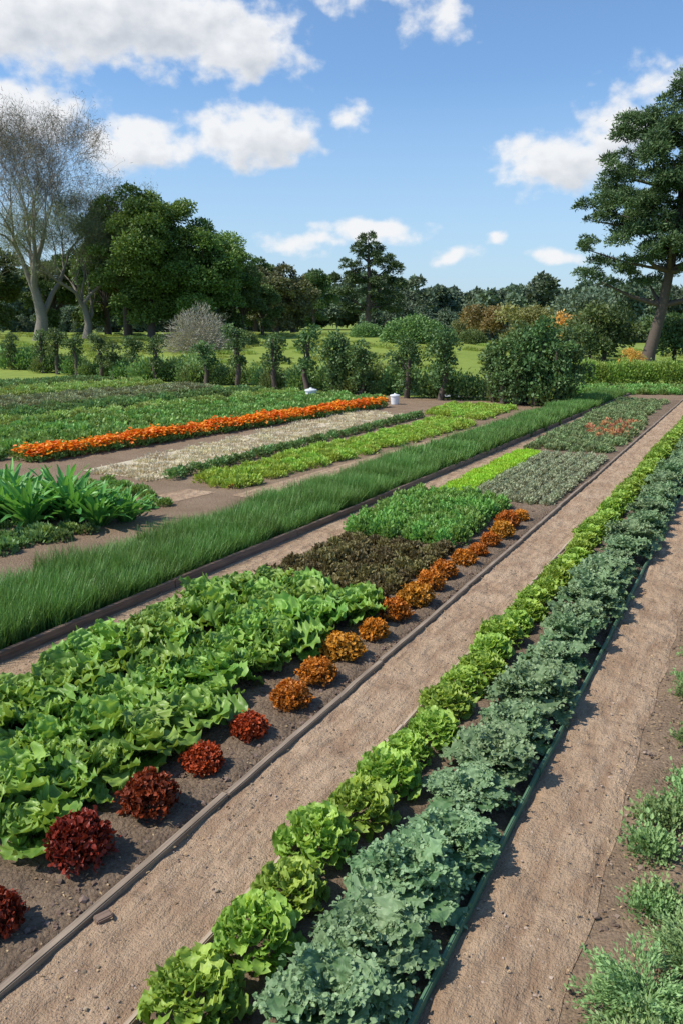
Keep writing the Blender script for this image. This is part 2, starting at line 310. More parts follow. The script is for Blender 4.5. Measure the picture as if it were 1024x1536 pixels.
block('thyme_bed',du,27.3,35,-4.9,-3.2,.36,.36,jit=.06)
rfM=leafmat('red_flower',(.25,.05,.03),(.5,.22,.09),.2,.5,.3,.03)
block('red_flower_patch',[clump('red_flower',rfM,.22,.22,80,.08,.8,T4) for _ in range(2)],22.5,26.4,-4.1,-3.15,.5,.42,jit=.12)
# ---------------------------------------------------------------- grass strip
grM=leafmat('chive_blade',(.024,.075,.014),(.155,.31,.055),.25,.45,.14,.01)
def gtile(n,w,hh,wd):
    b=Buf(); P=np.stack([rng.uniform(-w/2,w/2,n),rng.uniform(-w/2,w/2,n),np.zeros(n)],1)
    az=rng.uniform(0,6.28,n); h=hh*rng.uniform(.5,1.15,n); ln=np.abs(rng.normal(.15,.15,n))[:,None]*h[:,None]*3*np.stack([np.cos(az),np.sin(az),np.zeros(n)],1)*.6
    sd=np.stack([-np.sin(az),np.cos(az),np.zeros(n)],1)*wd/2
    up=np.zeros((n,3)); up[:,2]=h
    V=np.stack([P-sd,P+sd,P+up*.55+ln*.3-sd*.8,P+up*.55+ln*.3+sd*.8,P+up+ln-sd*.15,P+up+ln+sd*.15],1).reshape(-1,3)
    F=(np.array([[0,1,3,2],[2,3,5,4]])[None]+np.arange(n)[:,None,None]*6).reshape(-1,4)
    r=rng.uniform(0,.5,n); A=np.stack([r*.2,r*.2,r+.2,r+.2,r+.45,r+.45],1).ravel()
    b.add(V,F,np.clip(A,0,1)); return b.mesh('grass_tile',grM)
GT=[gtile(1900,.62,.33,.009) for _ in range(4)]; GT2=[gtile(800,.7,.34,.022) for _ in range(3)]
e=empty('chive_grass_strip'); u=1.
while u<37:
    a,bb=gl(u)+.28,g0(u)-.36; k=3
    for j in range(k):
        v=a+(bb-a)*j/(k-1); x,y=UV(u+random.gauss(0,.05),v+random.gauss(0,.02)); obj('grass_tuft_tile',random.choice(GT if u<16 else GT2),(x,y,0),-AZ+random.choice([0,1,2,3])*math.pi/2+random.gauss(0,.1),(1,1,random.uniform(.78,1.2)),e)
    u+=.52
sheet('soil_bed',lambda u:(gl(u),g0(u)-.03),-1,37,.4,4,soil2,.006,.03,0,4.)
# ---------------------------------------------------------------- right bed feathery plants
feM=leafmat('feathery_leaf',(.06,.135,.035),(.27,.40,.14),.25,.5,.15)
def feather(n,r,h):
    b=Buf()
    for k in range(n):
        az=rng.uniform(0,6.28); e0=rng.uniform(.5,1.4); L=r*rng.uniform(.8,1.3); s=np.linspace(0,1,18); ang=e0-1.0*s
        cx=np.cumsum(np.cos(ang))*L/18; cz=np.cumsum(np.sin(ang))*L/18*h; C=np.stack([cx*math.cos(az),cx*math.sin(az),cz+.01],1)
        m=9; P=np.repeat(C,m,0); q=len(P); P=P+rng.normal(0,.013,(q,3)); X=rdir(q)*.8+np.array([math.cos(az),math.sin(az),.6])
        scatter(b,T4,P,X,nrm(rdir(q)+[0,0,1]),rng.uniform(.014,.032,q),rng.uniform(.006,.012,q),np.clip(rng.uniform(.0,.8,q)+np.repeat(s,m)*.3,0,1))
    return b.mesh('feathery_herb',feM)
FE=[feather(58,.24,1.) for _ in range(3)]
hb=[clump('herb',feM,.17,.13,900,.03,.6,T8,rag=.7) for _ in range(3)]
e=empty('feathery_herb_row'); rows(e,FE,[UV(1.7+.38*i,-.12+random.gauss(0,.05)) for i in range(6)],(.85,1.15),.02,.02,'herb_plant')
rows(e,hb,[UV(3.85+.29*i,-.14+random.gauss(0,.07)) for i in range(76)],(.55,1.2),.05,.02,'herb_plant')
rows(e,hb,[UV(1.5+.4*i,.4+random.gauss(0,.05)) for i in range(45)],(.9,1.4),.03,.02,'herb_plant')
rows(e,FE,[UV(1.5+.5*i,1.1+random.gauss(0,.05)) for i in range(40)],(.9,1.3),.03,.02,'herb_plant')
# ---------------------------------------------------------------- left beds (rotated strips)
def strip(name,meshes,w0,w1,dw,s0,s1,ds,sr=(.85,1.15),jit=.05,nm='clump',sz=None):
    e=empty(name); w=w0
    while w<=w1:
        s=s0(w) if callable(s0) else s0; sE=s1(w) if callable(s1) else s1
        while s<sE: rows(e,meshes,[WS(s,w)],sr,jit,0,nm,sz); s+=ds
        w+=dw
    return e
far=lambda w:27.3-.081*w
g1M=leafmat('crop_leaf',(.065,.155,.025),(.23,.39,.085),.25,.5,.2)
g2M=leafmat('crop_dark_leaf',(.05,.115,.028),(.17,.28,.08),.25,.5,.25)
g3M=leafmat('crop_grey_leaf',(.10,.12,.05),(.28,.31,.15),.2,.6,.25)
g4M=leafmat('crop_light_leaf',(.12,.21,.035),(.33,.44,.11),.25,.5,.2)
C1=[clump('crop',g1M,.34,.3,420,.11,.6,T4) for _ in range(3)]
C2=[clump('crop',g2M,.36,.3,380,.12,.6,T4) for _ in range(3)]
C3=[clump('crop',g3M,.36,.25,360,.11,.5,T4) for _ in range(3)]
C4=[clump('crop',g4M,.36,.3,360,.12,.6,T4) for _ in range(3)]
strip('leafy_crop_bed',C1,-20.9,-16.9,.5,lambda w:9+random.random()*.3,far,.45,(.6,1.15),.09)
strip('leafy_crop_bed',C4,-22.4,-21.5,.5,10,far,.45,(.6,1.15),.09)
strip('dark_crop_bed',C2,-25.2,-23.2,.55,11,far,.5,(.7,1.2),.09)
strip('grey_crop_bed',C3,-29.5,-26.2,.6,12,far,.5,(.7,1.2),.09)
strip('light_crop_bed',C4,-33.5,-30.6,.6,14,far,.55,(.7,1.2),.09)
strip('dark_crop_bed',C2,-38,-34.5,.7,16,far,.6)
# marigolds
orM=leafmat('orange_petal',(.78,.14,.008),(.78,.31,.012),.2,.5,.1,.01,gain=1,sat=1)
OC=[clump('marigold_leaves',g1M,.3,.22,260,.09,.5,T4) for _ in range(2)]
def flow():
    b=Buf(); n=95; th=rng.uniform(0,6.28,n); q=np.sqrt(rng.random(n)); P=np.stack([.3*q*np.cos(th),.3*q*np.sin(th),.27*np.sqrt(1-q*q*.8)+.05+rng.normal(0,.025,n)],1)
    scatter(b,T8,P,rdir(n)*[1,1,.4],nrm(rdir(n)*.6+[0,0,1]),rng.uniform(.06,.11,n),rng.uniform(.06,.10,n),rng.random(n)); return b.mesh('marigold_flowers',orM)
OF=[flow() for _ in range(3)]
e=empty('marigold_row')
for s in np.arange(11.2,26.4,.36):
    for w in (-16.1,-15.8):
        x,y=WS(s,w); x+=random.gauss(0,.03); k=random.uniform(.8,1.2); obj('leaves',random.choice(OC),(x,y,0),0,k,e); obj('flowers',random.choice(OF),(x,y,.0),random.uniform(0,6),k,e)
def quadfill(name,meshes,A,B,C,D,rowsN,ds,sr=(.85,1.15),jit=.04,soil=None,z=.012,sz=None):
    e=empty(name); A,B,C,D=[np.array(q,float) for q in (A,B,C,D)]
    for j in range(rowsN):
        t=(j+.5)/rowsN; P0=A+(B-A)*t; P1=D+(C-D)*t; L=np.linalg.norm(P1-P0); n=int(L/ds)
        rows(e,meshes,[tuple(P0+(P1-P0)*(k+.5)/n) for k in range(n)],sr,jit,0,'clump',sz)
    if soil:
        me=bpy.data.meshes.new(name+'_soil'); me.from_pydata([(*q,z) for q in (A,B,C,D)],[],[[0,1,2,3]]); me.materials.append(soil); obj('soil',me,parent=e)
paM=leafmat('dry_pale_leaf',(.44,.38,.24),(.72,.65,.47),.2,.8,.12,gain=1)
strawM=earthmat('straw_mulch',(.56,.47,.33),(.68,.59,.43),(.42,.36,.23),2,14,1,.04)
PA=[clump('dry_plant',paM,.26,.05,150,.07,.4,T4,rag=1.) for _ in range(4)]
quadfill('dry_mulched_bed',PA,(-5.5,16.9),(-3.75,15.75),(2.3,27.1),(.9,29.6),9,.42,(.5,1.2),.16,strawM,.010)
quadfill('dark_herb_row',[clump('herb2',g2M,.2,.2,260,.07,.5,T4)],(-3.55,15.9),(-3.4,15.8),(2.9,27.4),(2.6,27.6),1,.25)
LG=[clump('lime_crop',leafmat('lime_crop_leaf',(.13,.25,.02),(.38,.53,.06),.3,.5,.15),.26,.18,320,.08,.5,T4) for _ in range(3)]
quadfill('lime_crop_bed',LG,(-2.95,15.7),(-2.05,14.85),(4.3,25.0),(3.1,26.3),4,.28,jit=.07,sr=(.6,1.1))
quadfill('lime_crop_bed',LG,(2.9,28.2),(4.6,26.2),(6.6,30.2),(4.2,31.3),6,.35,jit=.06)
quadfill('groundcover_bed',C1,(-8.2,13.8),(-5.6,11.4),(-2.9,13.4),(-4.4,15.6),8,.3,(.4,.65),.06)
quadfill('groundcover_bed',[C1[0],C2[1]],(-7.2,8.6),(-6.3,8.1),(-3.7,11.55),(-4.2,11.9),3,.3,(.45,.65),.05)
quadfill('sandy_path',[],(-7,9.5),(-6.4,9.0),(-2.3,14.6),(-2.9,14.9),0,1,soil=pathM,z=.009)
quadfill('sandy_path',[],(-2.0,14.3),(-1.3,13.8),(6.2,26.4),(5.6,27.0),0,1,soil=pathM,z=.011)
quadfill('orange_spot_flowers',OF,(-2.4,14.9),(-2.2,14.8),(-1.5,15.8),(-1.7,15.9),1,.5,(.2,.35),.12)
# big broad-leaf plant
blM=leafmat('broad_leaf',(.04,.14,.02),(.20,.42,.075),.3,.4,.1)
b=Buf()
for cx,cy,sc_ in [(-.75,.1,1),(-.2,-.15,1),(.4,.1,1.),(.85,-.1,.8),(-1.4,.2,1.1),(.1,.5,1),(-.8,.7,1),(1.2,.2,.65),(-2.,.2,1.)]:
    for k in range(46):
        az=k*2.4+rng.normal(0,.2); f=k/46; L=rng.uniform(.6,1.0)*sc_; leafgrid(b,L,.11*sc_,.8+.7*f,rng.uniform(.3,1.3),az,(cx+.12*math.cos(az)*(1-f),cy+.12*math.sin(az)*(1-f),0),12,5,.010,2.2,pexp=.95,cup=.35,vb=.1+.4*f,roll=rng.normal(0,.25))
obj('broad_leaf_plant',b.mesh('broad_leaf_plant',blM,True),(-4.6,12.15,0))
# white lidded buckets
whM,nt,o=newmat('white_plastic'); p=nt.nodes.new('ShaderNodeBsdfPrincipled'); p.inputs['Base Color'].default_value=(.75,.76,.78,1); p.inputs['Roughness'].default_value=.4; nt.links.new(p.outputs[0],o.inputs[0])
def bucket(x,y,s):
    b=Buf(); pr=[(0.001,.001),(.2,0),(.24,.42),(.27,.42),(.27,.46),(.25,.47),(.25,.49),(.06,.53),(.05,.57),(0.001,.575)]; k=20
    V=[(r*math.cos(a),r*math.sin(a),z) for r,z in pr for a in np.linspace(0,2*np.pi,k,endpoint=False)]
    b.add(V,[[i*k+j,i*k+(j+1)%k,(i+1)*k+(j+1)%k,(i+1)*k+j] for i in range(len(pr)-1) for j in range(k)],.5); obj('white_bucket',b.mesh('white_bucket',whM),(x,y,.01),0,s)
bucket(-1.25,33.4,.95); bucket(2.1,31.9,.75)
# ---------------------------------------------------------------- vine row
barkM=woodmat('bark',(.055,.040,.03),(.13,.10,.078))
barkG=woodmat('grey_bark',(.13,.112,.09),(.27,.24,.19))
vlM=leafmat('vine_leaf',(.03,.075,.02),(.165,.26,.075),.25,.5,.2)
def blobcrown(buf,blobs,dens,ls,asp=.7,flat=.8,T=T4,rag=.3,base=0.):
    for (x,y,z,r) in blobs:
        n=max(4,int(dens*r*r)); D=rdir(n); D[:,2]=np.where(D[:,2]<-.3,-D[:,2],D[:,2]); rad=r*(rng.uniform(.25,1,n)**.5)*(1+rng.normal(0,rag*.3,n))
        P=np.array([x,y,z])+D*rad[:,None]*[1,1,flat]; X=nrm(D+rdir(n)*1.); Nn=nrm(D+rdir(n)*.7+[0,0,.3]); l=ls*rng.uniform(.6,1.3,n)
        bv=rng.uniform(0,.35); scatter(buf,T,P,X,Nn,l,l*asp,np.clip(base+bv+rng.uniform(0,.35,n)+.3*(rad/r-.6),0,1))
def vine(kind):
    tb=Buf(); p=np.array([0,0,-.1]); pts=[p]
    for k in range(6): p=p+np.array([rng.normal(0,.06),rng.normal(0,.06),.38]); pts.append(p)
    tube(tb,pts,[.14,.12,.11,.10,.08,.06,.04],7)
    cb=Buf(); bl=[]
    if kind==0:
        for k in range(15): bl.append((rng.normal(0,.2),rng.normal(0,.2),rng.uniform(.8,2.4),rng.uniform(.18,.38)))
    else:
        for k in range(22): bl.append((rng.normal(0,.27),rng.normal(0,.27),rng.uniform(.25,2.35),rng.uniform(.22,.42)))
    for q in bl[:6]:
        tube(tb,[pts[3],(np.array(q[:3])+pts[4])/2,np.array(q[:3])],[.04,.025,.012],4)
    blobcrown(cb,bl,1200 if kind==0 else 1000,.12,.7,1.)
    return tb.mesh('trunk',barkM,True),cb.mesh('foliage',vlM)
VN=[[vine(0) for _ in range(4)],[vine(1) for _ in range(4)]]
vp=[(-22,54.5,0),(-19,52.2,0),(-16.2,49.8,0),(-13.3,47.6,0),(-10.2,45.1,0),(-7.07,42.6,0),(-3.2,39.5,0),(-1.6,38.3,0),(-.4,37.3,1),(.85,36.4,1),(2.8,34.8,1),(4.1,33.7,1),(6.4,32,1),(6.9,31.6,1),(7.5,31.2,1),(8.2,30.8,1),(-17.8,51.2,0),(-14.3,48.6,0),(7.9,32.5,1),(8.8,32,1),(.2,37.4,1),(7.2,32.4,1),(6.2,33.,1),(-11.8,46.4,0),(-5.2,41,0)]
for x,y,k in vp:
    e=empty('espalier_tree',(x,y,H(x,y))); e.rotation_euler[2]=random.uniform(0,6); a,c=random.choice(VN[k]); obj('trunk',a,parent=e); obj('foliage',c,parent=e); s=random.uniform(.92,1.15); e.scale=(s,s,s*random.uniform(.9,1.1))
hM=leafmat('shrub_leaf',(.045,.105,.027),(.21,.32,.09),.25,.5,.3,.025)
HB=[clump('shrub',hM,.75,.95,1300,.14,.6,T4,rag=.5) for _ in range(4)]
e=empty('low_shrub_hedge')
for t in np.arange(0,1,.0115):
    x=8.6+(-28-8.6)*t; y=(46.8-x)/1.264+1.0
    rows(e,HB,[(x,y+random.uniform(-.6,1.4))],(.5,1.4),.25,0,'shrub')
# pond
pm,nt,o=newmat('pond_water'); p=nt.nodes.new('ShaderNodeBsdfPrincipled'); p.inputs['Base Color'].default_value=(.05,.07,.08,1); p.inputs['Roughness'].default_value=.06; nt.links.new(p.outputs[0],o.inputs[0])
me=bpy.data.meshes.new('pond'); ca,sa=math.cos(-.67),math.sin(-.67)
me.from_pydata([(1.5+9*math.cos(a)*ca-2.6*math.sin(a)*sa,40.5+9*math.cos(a)*sa+2.6*math.sin(a)*ca,.012) for a in np.linspace(0,6.283,40,endpoint=False)],[],[list(range(40))]); me.materials.append(pm); obj('pond',me)
# right hedge & beds
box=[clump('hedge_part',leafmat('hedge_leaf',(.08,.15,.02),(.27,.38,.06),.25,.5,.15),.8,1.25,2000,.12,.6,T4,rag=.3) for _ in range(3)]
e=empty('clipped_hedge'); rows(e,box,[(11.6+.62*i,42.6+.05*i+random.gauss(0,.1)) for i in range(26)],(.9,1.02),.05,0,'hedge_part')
e=empty('low_crop_bed'); rows(e,C1,[(10.5+.5*i,36.5+.55*j) for i in range(26) for j in range(7) if (36.5+.55*j)<41],(.7,1.),.06,0,'clump')
# ---------------------------------------------------------------- trees
def grow(buf,p,d,L,r,depth,tips,spread,kids,up=.15,sides=6,wig=.12):
    pts=[p];rad=[r]; k=4 if depth>1 else 3; q=np.array(p,float); d=nrm(np.array(d,float))
    for i in range(k):
        d=nrm(d+rng.normal(0,wig,3)+np.array([0,0,up*.3])); q=q+d*L/k; pts.append(q.copy()); rad.append(r*(1-.45*(i+1)/k))
    tube(buf,pts,rad,max(3,sides))
    if depth==0: tips.append(q); return
    for j in range(kids):
        a=rdir(1)[0]; nd=nrm(d+a*spread+np.array([0,0,up])); st=pts[-1] if j<2 else pts[random.choice([2,3]) if k>3 else 2]
        grow(buf,st,nd,L*random.uniform(.62,.85),max(.014,rad[-1]*random.uniform(.6,.85)),depth-1,tips,spread,kids,up,sides-1,wig)
def bare(h,leafd,lm,dep):
    b=Buf(); tips=[]; r=h*.026
    tube(b,[[0,0,-.3],[.05,0,h*.03],[.3,0,h*.1],[.1,0,h*.17],[-.2,0,h*.24]],[r*1.7,r*1.2,r,r*.85,r*.7],9)
    for k in range(5):
        a=k*1.26+rng.normal(0,.2); grow(b,(.25-.45*(k/4),0,h*(.11+.03*k)),(math.cos(a)*.55,math.sin(a)*.55,1),h*.27,r*.55,dep,tips,.62,3,.1,6,.16)
    t=b.mesh('trunk',barkG,True); c=Buf(); P=np.array(tips); P=np.repeat(P,leafd,0); P=P+rng.normal(0,.3,P.shape); n=len(P)
    scatter(c,T4,P,nrm(rdir(n)+[0,0,.5]),rdir(n),rng.uniform(.2,.6,n),rng.uniform(.02,.04,n),rng.random(n)); return t,c.mesh('foliage',lm)
twM=leafmat('twig_haze',(.14,.12,.08),(.30,.27,.19),0,.7,.1,gain=1)
tw2=leafmat('spring_leaf',(.11,.14,.06),(.30,.34,.17),.2,.7,.1,gain=1)
def place_tree(name,parts,x,y,s=1,rz=0):
    e=empty(name,(x,y,H(x,y)-.1)); e.rotation_euler[2]=rz; e.scale=(s,s,s) if not hasattr(s,'__len__') else s
    for nme,m in zip(('trunk','foliage'),parts): obj(nme,m,parent=e)
    return e
BT=bare(20.5,7,twM,6); place_tree('bare_tree',BT,-28.5,78,1.0,.5)
BT2=bare(14.5,30,tw2,5); place_tree('bare_tree',BT2,-25.0,81,1,1.0)
oakM=leafmat('oak_leaf',(.022,.062,.010),(.21,.31,.05),.25,.5,.15,.015)
oak2=leafmat('tree_leaf',(.025,.065,.014),(.17,.25,.06),.25,.5,.15)
def oak(rx,rz,zc,nb,dens,lm,ls,rb=(1.3,2.3),tr=.35):
    tb=Buf(); cb=Buf(); tube(tb,[[0,0,-.3],[.1,.1,zc*.5],[0,0,zc]],[tr*1.3,tr,tr*.6],8); bl=[]
    for k in range(nb):
        d=rdir(1)[0]; f=rng.uniform(.5,1.); q=(d[0]*rx*f,d[1]*rx*f,max(zc+d[2]*rz*f,.9)); bl.append((*q,rng.uniform(*rb)))
        if k%3==0: tube(tb,[[0,0,zc*.6],[q[0]*.5,q[1]*.5,(zc*.8+q[2])/2],q[:3]],[tr*.4,tr*.25,.04],5)
    blobcrown(cb,bl,dens,ls)
    return tb.mesh('trunk',barkM,True),cb.mesh('foliage',lm)
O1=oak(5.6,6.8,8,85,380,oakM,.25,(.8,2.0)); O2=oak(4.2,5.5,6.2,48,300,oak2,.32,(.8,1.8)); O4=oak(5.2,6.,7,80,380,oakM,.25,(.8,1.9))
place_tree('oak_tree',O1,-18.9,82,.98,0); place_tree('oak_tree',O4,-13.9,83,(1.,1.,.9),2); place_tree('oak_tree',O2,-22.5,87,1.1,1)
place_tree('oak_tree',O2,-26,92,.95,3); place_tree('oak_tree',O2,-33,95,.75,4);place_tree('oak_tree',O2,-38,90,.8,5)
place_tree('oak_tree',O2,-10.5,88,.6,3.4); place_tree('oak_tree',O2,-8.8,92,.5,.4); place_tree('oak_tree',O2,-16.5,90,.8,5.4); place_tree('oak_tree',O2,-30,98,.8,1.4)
rdM=leafmat('brown_tree_leaf',(.06,.07,.028),(.19,.20,.08),.2,.6,.15)
O3=oak(4,4,4.6,34,240,rdM,.36,(1.,1.7))
place_tree('round_tree',O3,-9.5,120,1.1,1); place_tree('round_tree',O3,-7.5,128,.95,2.5); place_tree('round_tree',O2,-5,150,.9,2.5)
place_tree('round_tree',O2,-13,125,.9,2.5)
# grey shrub
gsM=leafmat('grey_shrub_leaf',(.22,.21,.17),(.48,.46,.38),.2,.7,.1,gain=1); b=Buf(); n=9000; D=rdir(n); D[:,2]=abs(D[:,2]); rr=rng.uniform(.15,1,n)**.6*(1+.16*np.sin(D[:,0]*7+1)*np.cos(D[:,1]*6)+.1*np.sin(D[:,2]*8))
scatter(b,T4,D*rr[:,None]*[3.0,2.6,3.2],nrm(D+rdir(n)*.7),rdir(n),rng.uniform(.15,.5,n),.05,rng.random(n)); x,y=-11.6,67; obj('grey_shrub',b.mesh('grey_shrub',gsM),(x,y,H(x,y)))
b=Buf(); n=9000; D=rdir(n); D[:,2]=abs(D[:,2]); rr=rng.uniform(.5,1,n)**.5*(1+.1*np.sin(D[:,0]*7+1)*np.cos(D[:,1]*6))
scatter(b,T4,D*rr[:,None]*[3.1,2.6,2.2]*(1+rng.normal(0,.05,(n,1))),nrm(D+rdir(n)*.8),nrm(D+rdir(n)*.5),rng.uniform(.15,.32,n),.14,rng.random(n)); M1=b.mesh('dark_shrub',hM)
for x,y,s in ((6.6,76,1.),(-9,72,.6),(12.3,78,.55),(2.5,84,.6)): obj('round_shrub',M1,(x,y,H(x,y)),random.uniform(0,6),s)
# pines
pnM=leafmat('pine_needles',(.018,.045,.014),(.135,.20,.065),.15,.6,.1)
def pine(blobs,trunk,trr,dens,ls,lm=pnM,sub=8):
    tb=Buf(); cb=Buf(); tube(tb,trunk,trr,10); T=np.array(trunk,float)
    nb=[]
    for (x,y,z,r) in blobs:
        cand=[t for t in T if t[2]<z-.05*abs(x)] or [T[0]]; a=cand[-1]; q=np.array([x,y,z-r*.3]); mid=(a+q)/2+[0,0,-.2]
        tube(tb,[a,mid,q],[min(.22,r*.1)+.05,min(.14,r*.06)+.03,.03],5)
        for k in range(sub):
            d=rdir(1)[0]; nb.append((x+d[0]*r*.9,y+d[1]*r*.9,z+d[2]*r*.5,r*rng.uniform(.2,.48)))
    blobcrown(cb,nb,dens,ls,.3,.65,rag=.6); return tb.mesh('trunk',barkM,True),cb.mesh('foliage',lm)
bl=[(1.8,0,18.6,2.0),(-.6,1,16.8,2.2),(2.6,-1,15.8,2.6),(-2.4,0,14,2.0),(.3,-1.5,13.6,2.5),(-4.6,.5,11,1.5),(-3,-1,11.4,2.1),(-.3,1,10.8,2.4),(2.5,-1,11,2.6),(-5.1,0,8.8,.9),(-1.4,-1.5,8.6,2.3),(2,-1.2,8,2.4),(4.5,0,13.5,3),(5.5,1,18,2.6),(5.6,0,9,2.8),(-3.4,1,6.8,1.9),(7,0,15,2.5),(3.5,2,20.4,1.8),(1,2,17,2.3),(4.5,-1,6.5,2.4),(-1.5,1,13,2.2),(1.2,-2,12.2,2.2),(2.8,-2,13.6,2.2),(0,-2,15,2.),(3.6,-1.5,17.2,2.3),(.4,-2,9.6,2.),(3.5,-2,9.3,2.2),(.2,1.5,7,1.8),(6,-2,11.5,2.5),(4.6,-1.5,20,1.8)]
P1=pine(bl,[[0,0,-.3],[.25,0,1],[.5,0,2],[1.0,0,4.5],[1.3,.1,7],[1.5,0,10],[1.7,0,13],[2,0,16],[2.2,0,19]],[.75,.5,.44,.38,.34,.3,.24,.17,.1],760,.27,sub=12)
place_tree('pine_tree',P1,23.0,62)
bl=[(0,0,10.4,.9),(-1,.3,9.4,1.1),(1,0,9.2,1.2),(-2.2,0,7.8,1.1),(0,-.5,8,1.3),(2.2,0,7.8,1.2),(-2.6,.4,6.2,1.2),(-.6,.5,6.4,1.4),(1.6,-.3,6,1.3),(3,0,5.6,1),(-2,-.5,4.6,1.2),(.6,0,4.6,1.3),(2.4,0,4,1.2),(-1.2,0,3.2,1.),(1,.5,2.9,1.),(3,0,3,.9),(-2.6,.3,3.2,.9),(-3,0,5,1),(3.2,0,7,.9)]
P2=pine(bl,[[0,0,-.3],[0,0,3],[.1,0,6],[0,0,8],[0,0,10]],[.4,.32,.25,.17,.08],800,.32,sub=9)
place_tree('pine_tree',P2,3.2,100,1.08)
# right shrubs
def shrub(name,c1,c2,x,y,s,n=5000):
    b=Buf(); bl=[(rng.normal(0,.55),rng.normal(0,.5),rng.uniform(.4,1.6),rng.uniform(.35,.75)) for _ in range(12)]
    blobcrown(b,bl,n/9/.4,.13,.6,1.); tb=Buf(); tube(tb,[[0,0,-.2],[0,0,.8],[.05,0,1.5]],[.09,.07,.03],6)
    e=empty(name,(x,y,H(x,y)-.05)); e.scale=(s,s,s); obj('foliage',b.mesh('foliage',leafmat(name+'_leaf',c1,c2,.25,.5,.1)),parent=e); obj('trunk',tb.mesh('trunk',barkM,True),parent=e)
shrub('autumn_tree',(.11,.08,.025),(.34,.25,.08),15.3,84,1.9); shrub('olive_shrub',(.13,.15,.04),(.36,.38,.12),18,80,2.0); shrub('olive_shrub',(.13,.15,.04),(.34,.36,.12),20.5,82,1.9)
shrub('orange_tree',(.4,.14,.02),(.8,.36,.05),20.2,73,1.7,2500); shrub('blue_green_tree',(.06,.11,.07),(.22,.32,.2),22.5,78,2.9)
shrub('dark_tree',(.03,.065,.02),(.16,.24,.07),20.0,66,1.5); shrub('dark_tree',(.03,.065,.02),(.16,.24,.07),21.8,68,2.3); shrub('dark_tree',(.03,.065,.02),(.16,.24,.07),26.8,66,2.2)
shrub('orange_shrub',(.4,.16,.02),(.75,.4,.05),20.3,56.5,.75,2500); shrub('olive_shrub',(.16,.16,.05),(.36,.32,.13),23.5,52,1.0); shrub('tan_shrub',(.34,.27,.15),(.6,.5,.3),25.2,50,1.1)
shrub('tan_shrub',(.34,.27,.15),(.6,.5,.3),27.5,52,1.2);shrub('olive_shrub',(.09,.12,.04),(.27,.31,.11),13.5,92,1.2);shrub('olive_shrub',(.09,.12,.04),(.27,.31,.11),10.5,100,1.)
# distant forest
dfM=leafmat('hazed_distant_leaf',(.06,.092,.06),(.155,.215,.115),.15,.7,.25,.02)  # haze of distance is mixed into these leaf colours
def dft(k):
    b=Buf(); bl=[]
    for j in range(14):
        d=rdir(1)[0]; bl.append((d[0]*3,d[1]*3,7+d[2]*5,rng.uniform(1.6,2.6)))
    if k: bl=[(x*.7,y*.7,z*1.15,r*.8) for x,y,z,r in bl]
    blobcrown(b,bl,40,.95); return b.mesh('forest_tree',dfM)
DF=[dft(k%2) for k in range(5)]
e=empty('distant_forest')
for k in range(480):
    x=random.uniform(-120,190); y=random.uniform(215,330); s=random.uniform(.9,1.2)
    obj('forest_tree',random.choice(DF),(x,y,H(x,y)-.5),random.uniform(0,6),s,e)
e=empty('distant_hedgerow')
for k in range(190):
    x=random.uniform(-60,60); y=150+.1*x+random.gauss(0,2)
    if abs(x+2)<7: continue
    obj('forest_tree',random.choice(DF),(x,y,H(x,y)-1.),random.uniform(0,6),random.uniform(.2,.45),e)
# meadow tufts
e=empty('meadow_tufts'); mt=[clump('tuft',leafmat('meadow_leaf',(.18,.25,.04),(.35,.42,.10),.3,.6,.2,.02),.8,.22,350,.2,.3,T4,1.) for _ in range(3)]
for k in range(700):
    y=48+60*random.random()**1.3; x=random.uniform(-.5,.42)*y
    if x+1.264*y>50: rows(e,mt,[(x,y)],(.4,1.3),0,0,'tuft')
# ---------------------------------------------------------------- sun, world, camera
sv=Vector((-.90,-.20,0)).normalized(); el=math.radians(50); sd=Vector((sv.x*math.cos(el),sv.y*math.cos(el),math.sin(el)))
L=bpy.data.lights.new('sun','SUN'); L.energy=5.0; L.angle=math.radians(.5); L.color=(1,.94,.84); lo=bpy.data.objects.new('sun',L); sc.collection.objects.link(lo); lo.rotation_euler=sd.to_track_quat('Z','Y').to_euler(); lo.location=(-20,-10,30)
w=bpy.data.worlds.new('World'); sc.world=w; w.use_nodes=True; nt=w.node_tree; N=nt.nodes; LK=nt.links; N.clear()
def Mt(op,a,b=None,c=None,clamp=False):
    n=N.new('ShaderNodeMath'); n.operation=op; n.use_clamp=clamp
    for i,v in enumerate((a,b,c)):
        if v is None: continue
        if isinstance(v,(int,float)): n.inputs[i].default_value=v
        else: LK.new(v,n.inputs[i])
    return n.outputs[0]
def Vm(op,a,b):
    n=N.new('ShaderNodeVectorMath'); n.operation=op
    for i,v in enumerate((a,b)):
        if isinstance(v,tuple): n.inputs[i].default_value=v
        elif v is not None: LK.new(v,n.inputs[i])
    return n.outputs['Value'] if op=='LENGTH' else n.outputs[0]
out=N.new('ShaderNodeOutputWorld'); bg=N.new('ShaderNodeBackground'); bg.inputs[1].default_value=.1; LK.new(bg.outputs[0],out.inputs[0])
sky=N.new('ShaderNodeTexSky'); sky.sky_type='NISHITA'; sky.sun_disc=False; sky.sun_elevation=el; sky.sun_rotation=math.atan2(sd.x,sd.y); sky.air_density=1.; sky.dust_density=.4; sky.ozone_density=1.5
tc=N.new('ShaderNodeTexCoord'); sp=N.new('ShaderNodeSeparateXYZ'); LK.new(tc.outputs['Generated'],sp.inputs[0])
az=Mt('MULTIPLY',Mt('ARCTAN2',sp.outputs[0],sp.outputs[1]),57.2958); ell=Mt('MULTIPLY',Mt('ARCSINE',sp.outputs[2]),57.2958)
cb=N.new('ShaderNodeCombineXYZ'); LK.new(az,cb.inputs[0]); LK.new(ell,cb.inputs[1]); Q=cb.outputs[0]
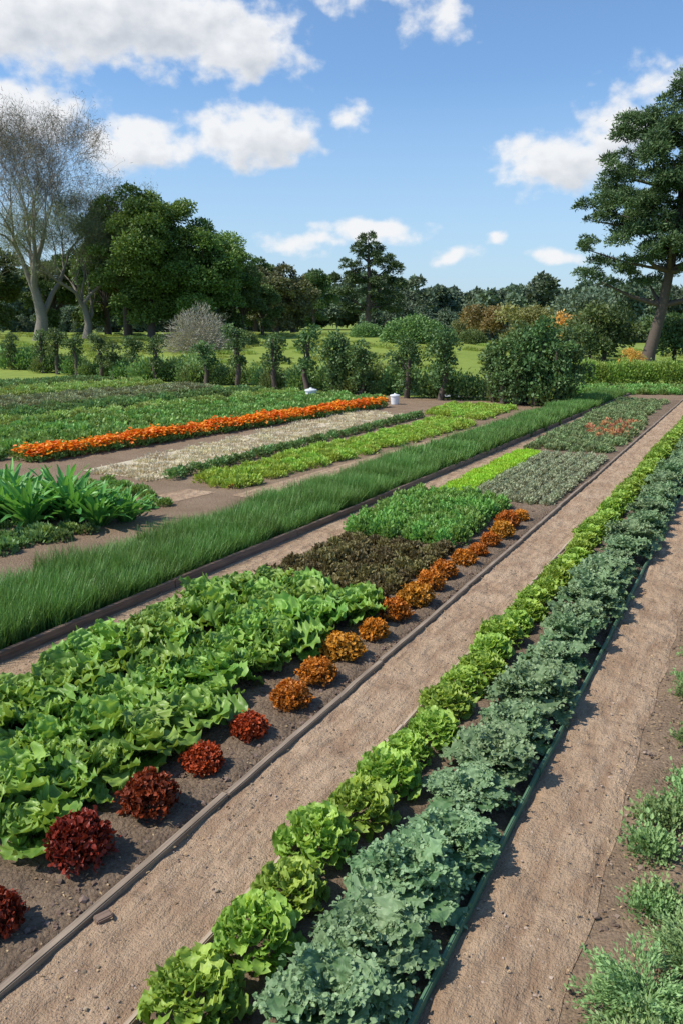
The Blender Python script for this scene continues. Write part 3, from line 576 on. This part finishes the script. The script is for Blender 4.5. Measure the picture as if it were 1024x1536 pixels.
def noise(vec,scale,detail,rough=.55):
    n=N.new('ShaderNodeTexNoise'); n.inputs['Scale'].default_value=scale; n.inputs['Detail'].default_value=detail; n.inputs['Roughness'].default_value=rough; LK.new(vec,n.inputs['Vector']); return n
nz=noise(Vm('MULTIPLY',Q,(1,1.4,1)),.28,2,.5)
Qd=Vm('ADD',Q,Vm('MULTIPLY',Vm('SUBTRACT',nz.outputs['Color'],(.5,.5,.5)),(4.,2.0,0)))
CL=[(-13.5,18.0,11,3.1,1.2),(-19,17.5,5.5,3.2,1.15),(-6.5,17.0,4.8,2.3,1.),(-20,12.6,4.8,2.0,1.),(-13.3,11.2,4.2,1.5,1.05),(-5.8,12.,4.8,2.1,1.2),
(14.3,10.2,4.8,2.0,1.),(17.5,11.7,3.,2.,.95),(1.8,6.4,4.2,1.0,1.),(-3,5.5,3.4,.8,.7),(.2,13.2,1.6,1.0,.6),(6,18.6,2.3,1.6,.6),(20,14.4,2.6,1.3,.45),(7.8,4.7,1.5,.8,.85),(10.4,5.4,.9,.5,.75),(14.4,4.6,2.,.6,.8),(1,20.0,4.5,1.0,.5)]
def field(q,cl):
    f=None
    for a,e_,ra,re,wt in cl:
        l=Vm('LENGTH',Vm('MULTIPLY',Vm('SUBTRACT',q,(a,e_,0)),(1/ra,1/re,0)),None)
        g=Mt('MULTIPLY_ADD',l,-wt,wt); f=g if f is None else Mt('SMOOTH_MAX',f,g,.15)
    return f
f0=field(Qd,CL); f1=field(Vm('ADD',Qd,(-.7,1.0,0)),CL[:8])
fb=noise(Vm('MULTIPLY',Q,(1,1.35,1)),.62,7,.52).outputs[0]; fb2=noise(Vm('ADD',Vm('MULTIPLY',Q,(1,1.35,1)),(-.3,.5,0)),.62,4,.5).outputs[0]
d=Mt('ADD',Mt('MULTIPLY',f0,1.1),Mt('MULTIPLY',Mt('SUBTRACT',fb,.49),1.6))
mr=N.new('ShaderNodeMapRange'); mr.interpolation_type='SMOOTHSTEP'; mr.inputs[1].default_value=-.08; mr.inputs[2].default_value=.62; LK.new(d,mr.inputs[0])
d1=Mt('ADD',f1,Mt('MULTIPLY',Mt('SUBTRACT',fb2,.5),1.9))
mr1=N.new('ShaderNodeMapRange'); mr1.inputs[1].default_value=.2; mr1.inputs[2].default_value=1.35; LK.new(d1,mr1.inputs[0])
ccol=N.new('ShaderNodeMix'); ccol.data_type='RGBA'; ccol.inputs[6].default_value=(9.2,9.3,9.5,1); ccol.inputs[7].default_value=(5.9,6.3,6.9,1); LK.new(mr1.outputs[0],ccol.inputs[0])
tint=N.new('ShaderNodeMix'); tint.data_type='RGBA'; tint.blend_type='MULTIPLY'; tint.inputs[0].default_value=1; tint.inputs[7].default_value=(1.2,1.48,1.72,1); LK.new(sky.outputs[0],tint.inputs[6])
hz=N.new('ShaderNodeMapRange'); hz.inputs[1].default_value=0; hz.inputs[2].default_value=15; hz.inputs[3].default_value=.85; hz.inputs[4].default_value=0; LK.new(ell,hz.inputs[0])
hm=N.new('ShaderNodeMix'); hm.data_type='RGBA'; LK.new(hz.outputs[0],hm.inputs[0]); LK.new(tint.outputs[2],hm.inputs[6]); hm.inputs[7].default_value=(4.8,6.4,8.2,1)
fm=N.new('ShaderNodeMix'); fm.data_type='RGBA'; LK.new(Mt('MULTIPLY',mr.outputs[0],.96),fm.inputs[0]); LK.new(hm.outputs[2],fm.inputs[6]); LK.new(ccol.outputs[2],fm.inputs[7]); LK.new(fm.outputs[2],bg.inputs[0])
cam=bpy.data.cameras.new('camera'); co=bpy.data.objects.new('camera',cam); sc.collection.objects.link(co); co.location=(0,0,3); co.rotation_euler=(math.radians(77),0,0)
cam.sensor_fit='VERTICAL'; cam.sensor_height=24; cam.lens=24*1205/1536; cam.clip_end=6000; cam.clip_start=.05
sc.camera=co
sc.view_settings.view_transform='Standard'; sc.view_settings.look='None'; sc.view_settings.exposure=0
print('objs',len(bpy.data.objects))
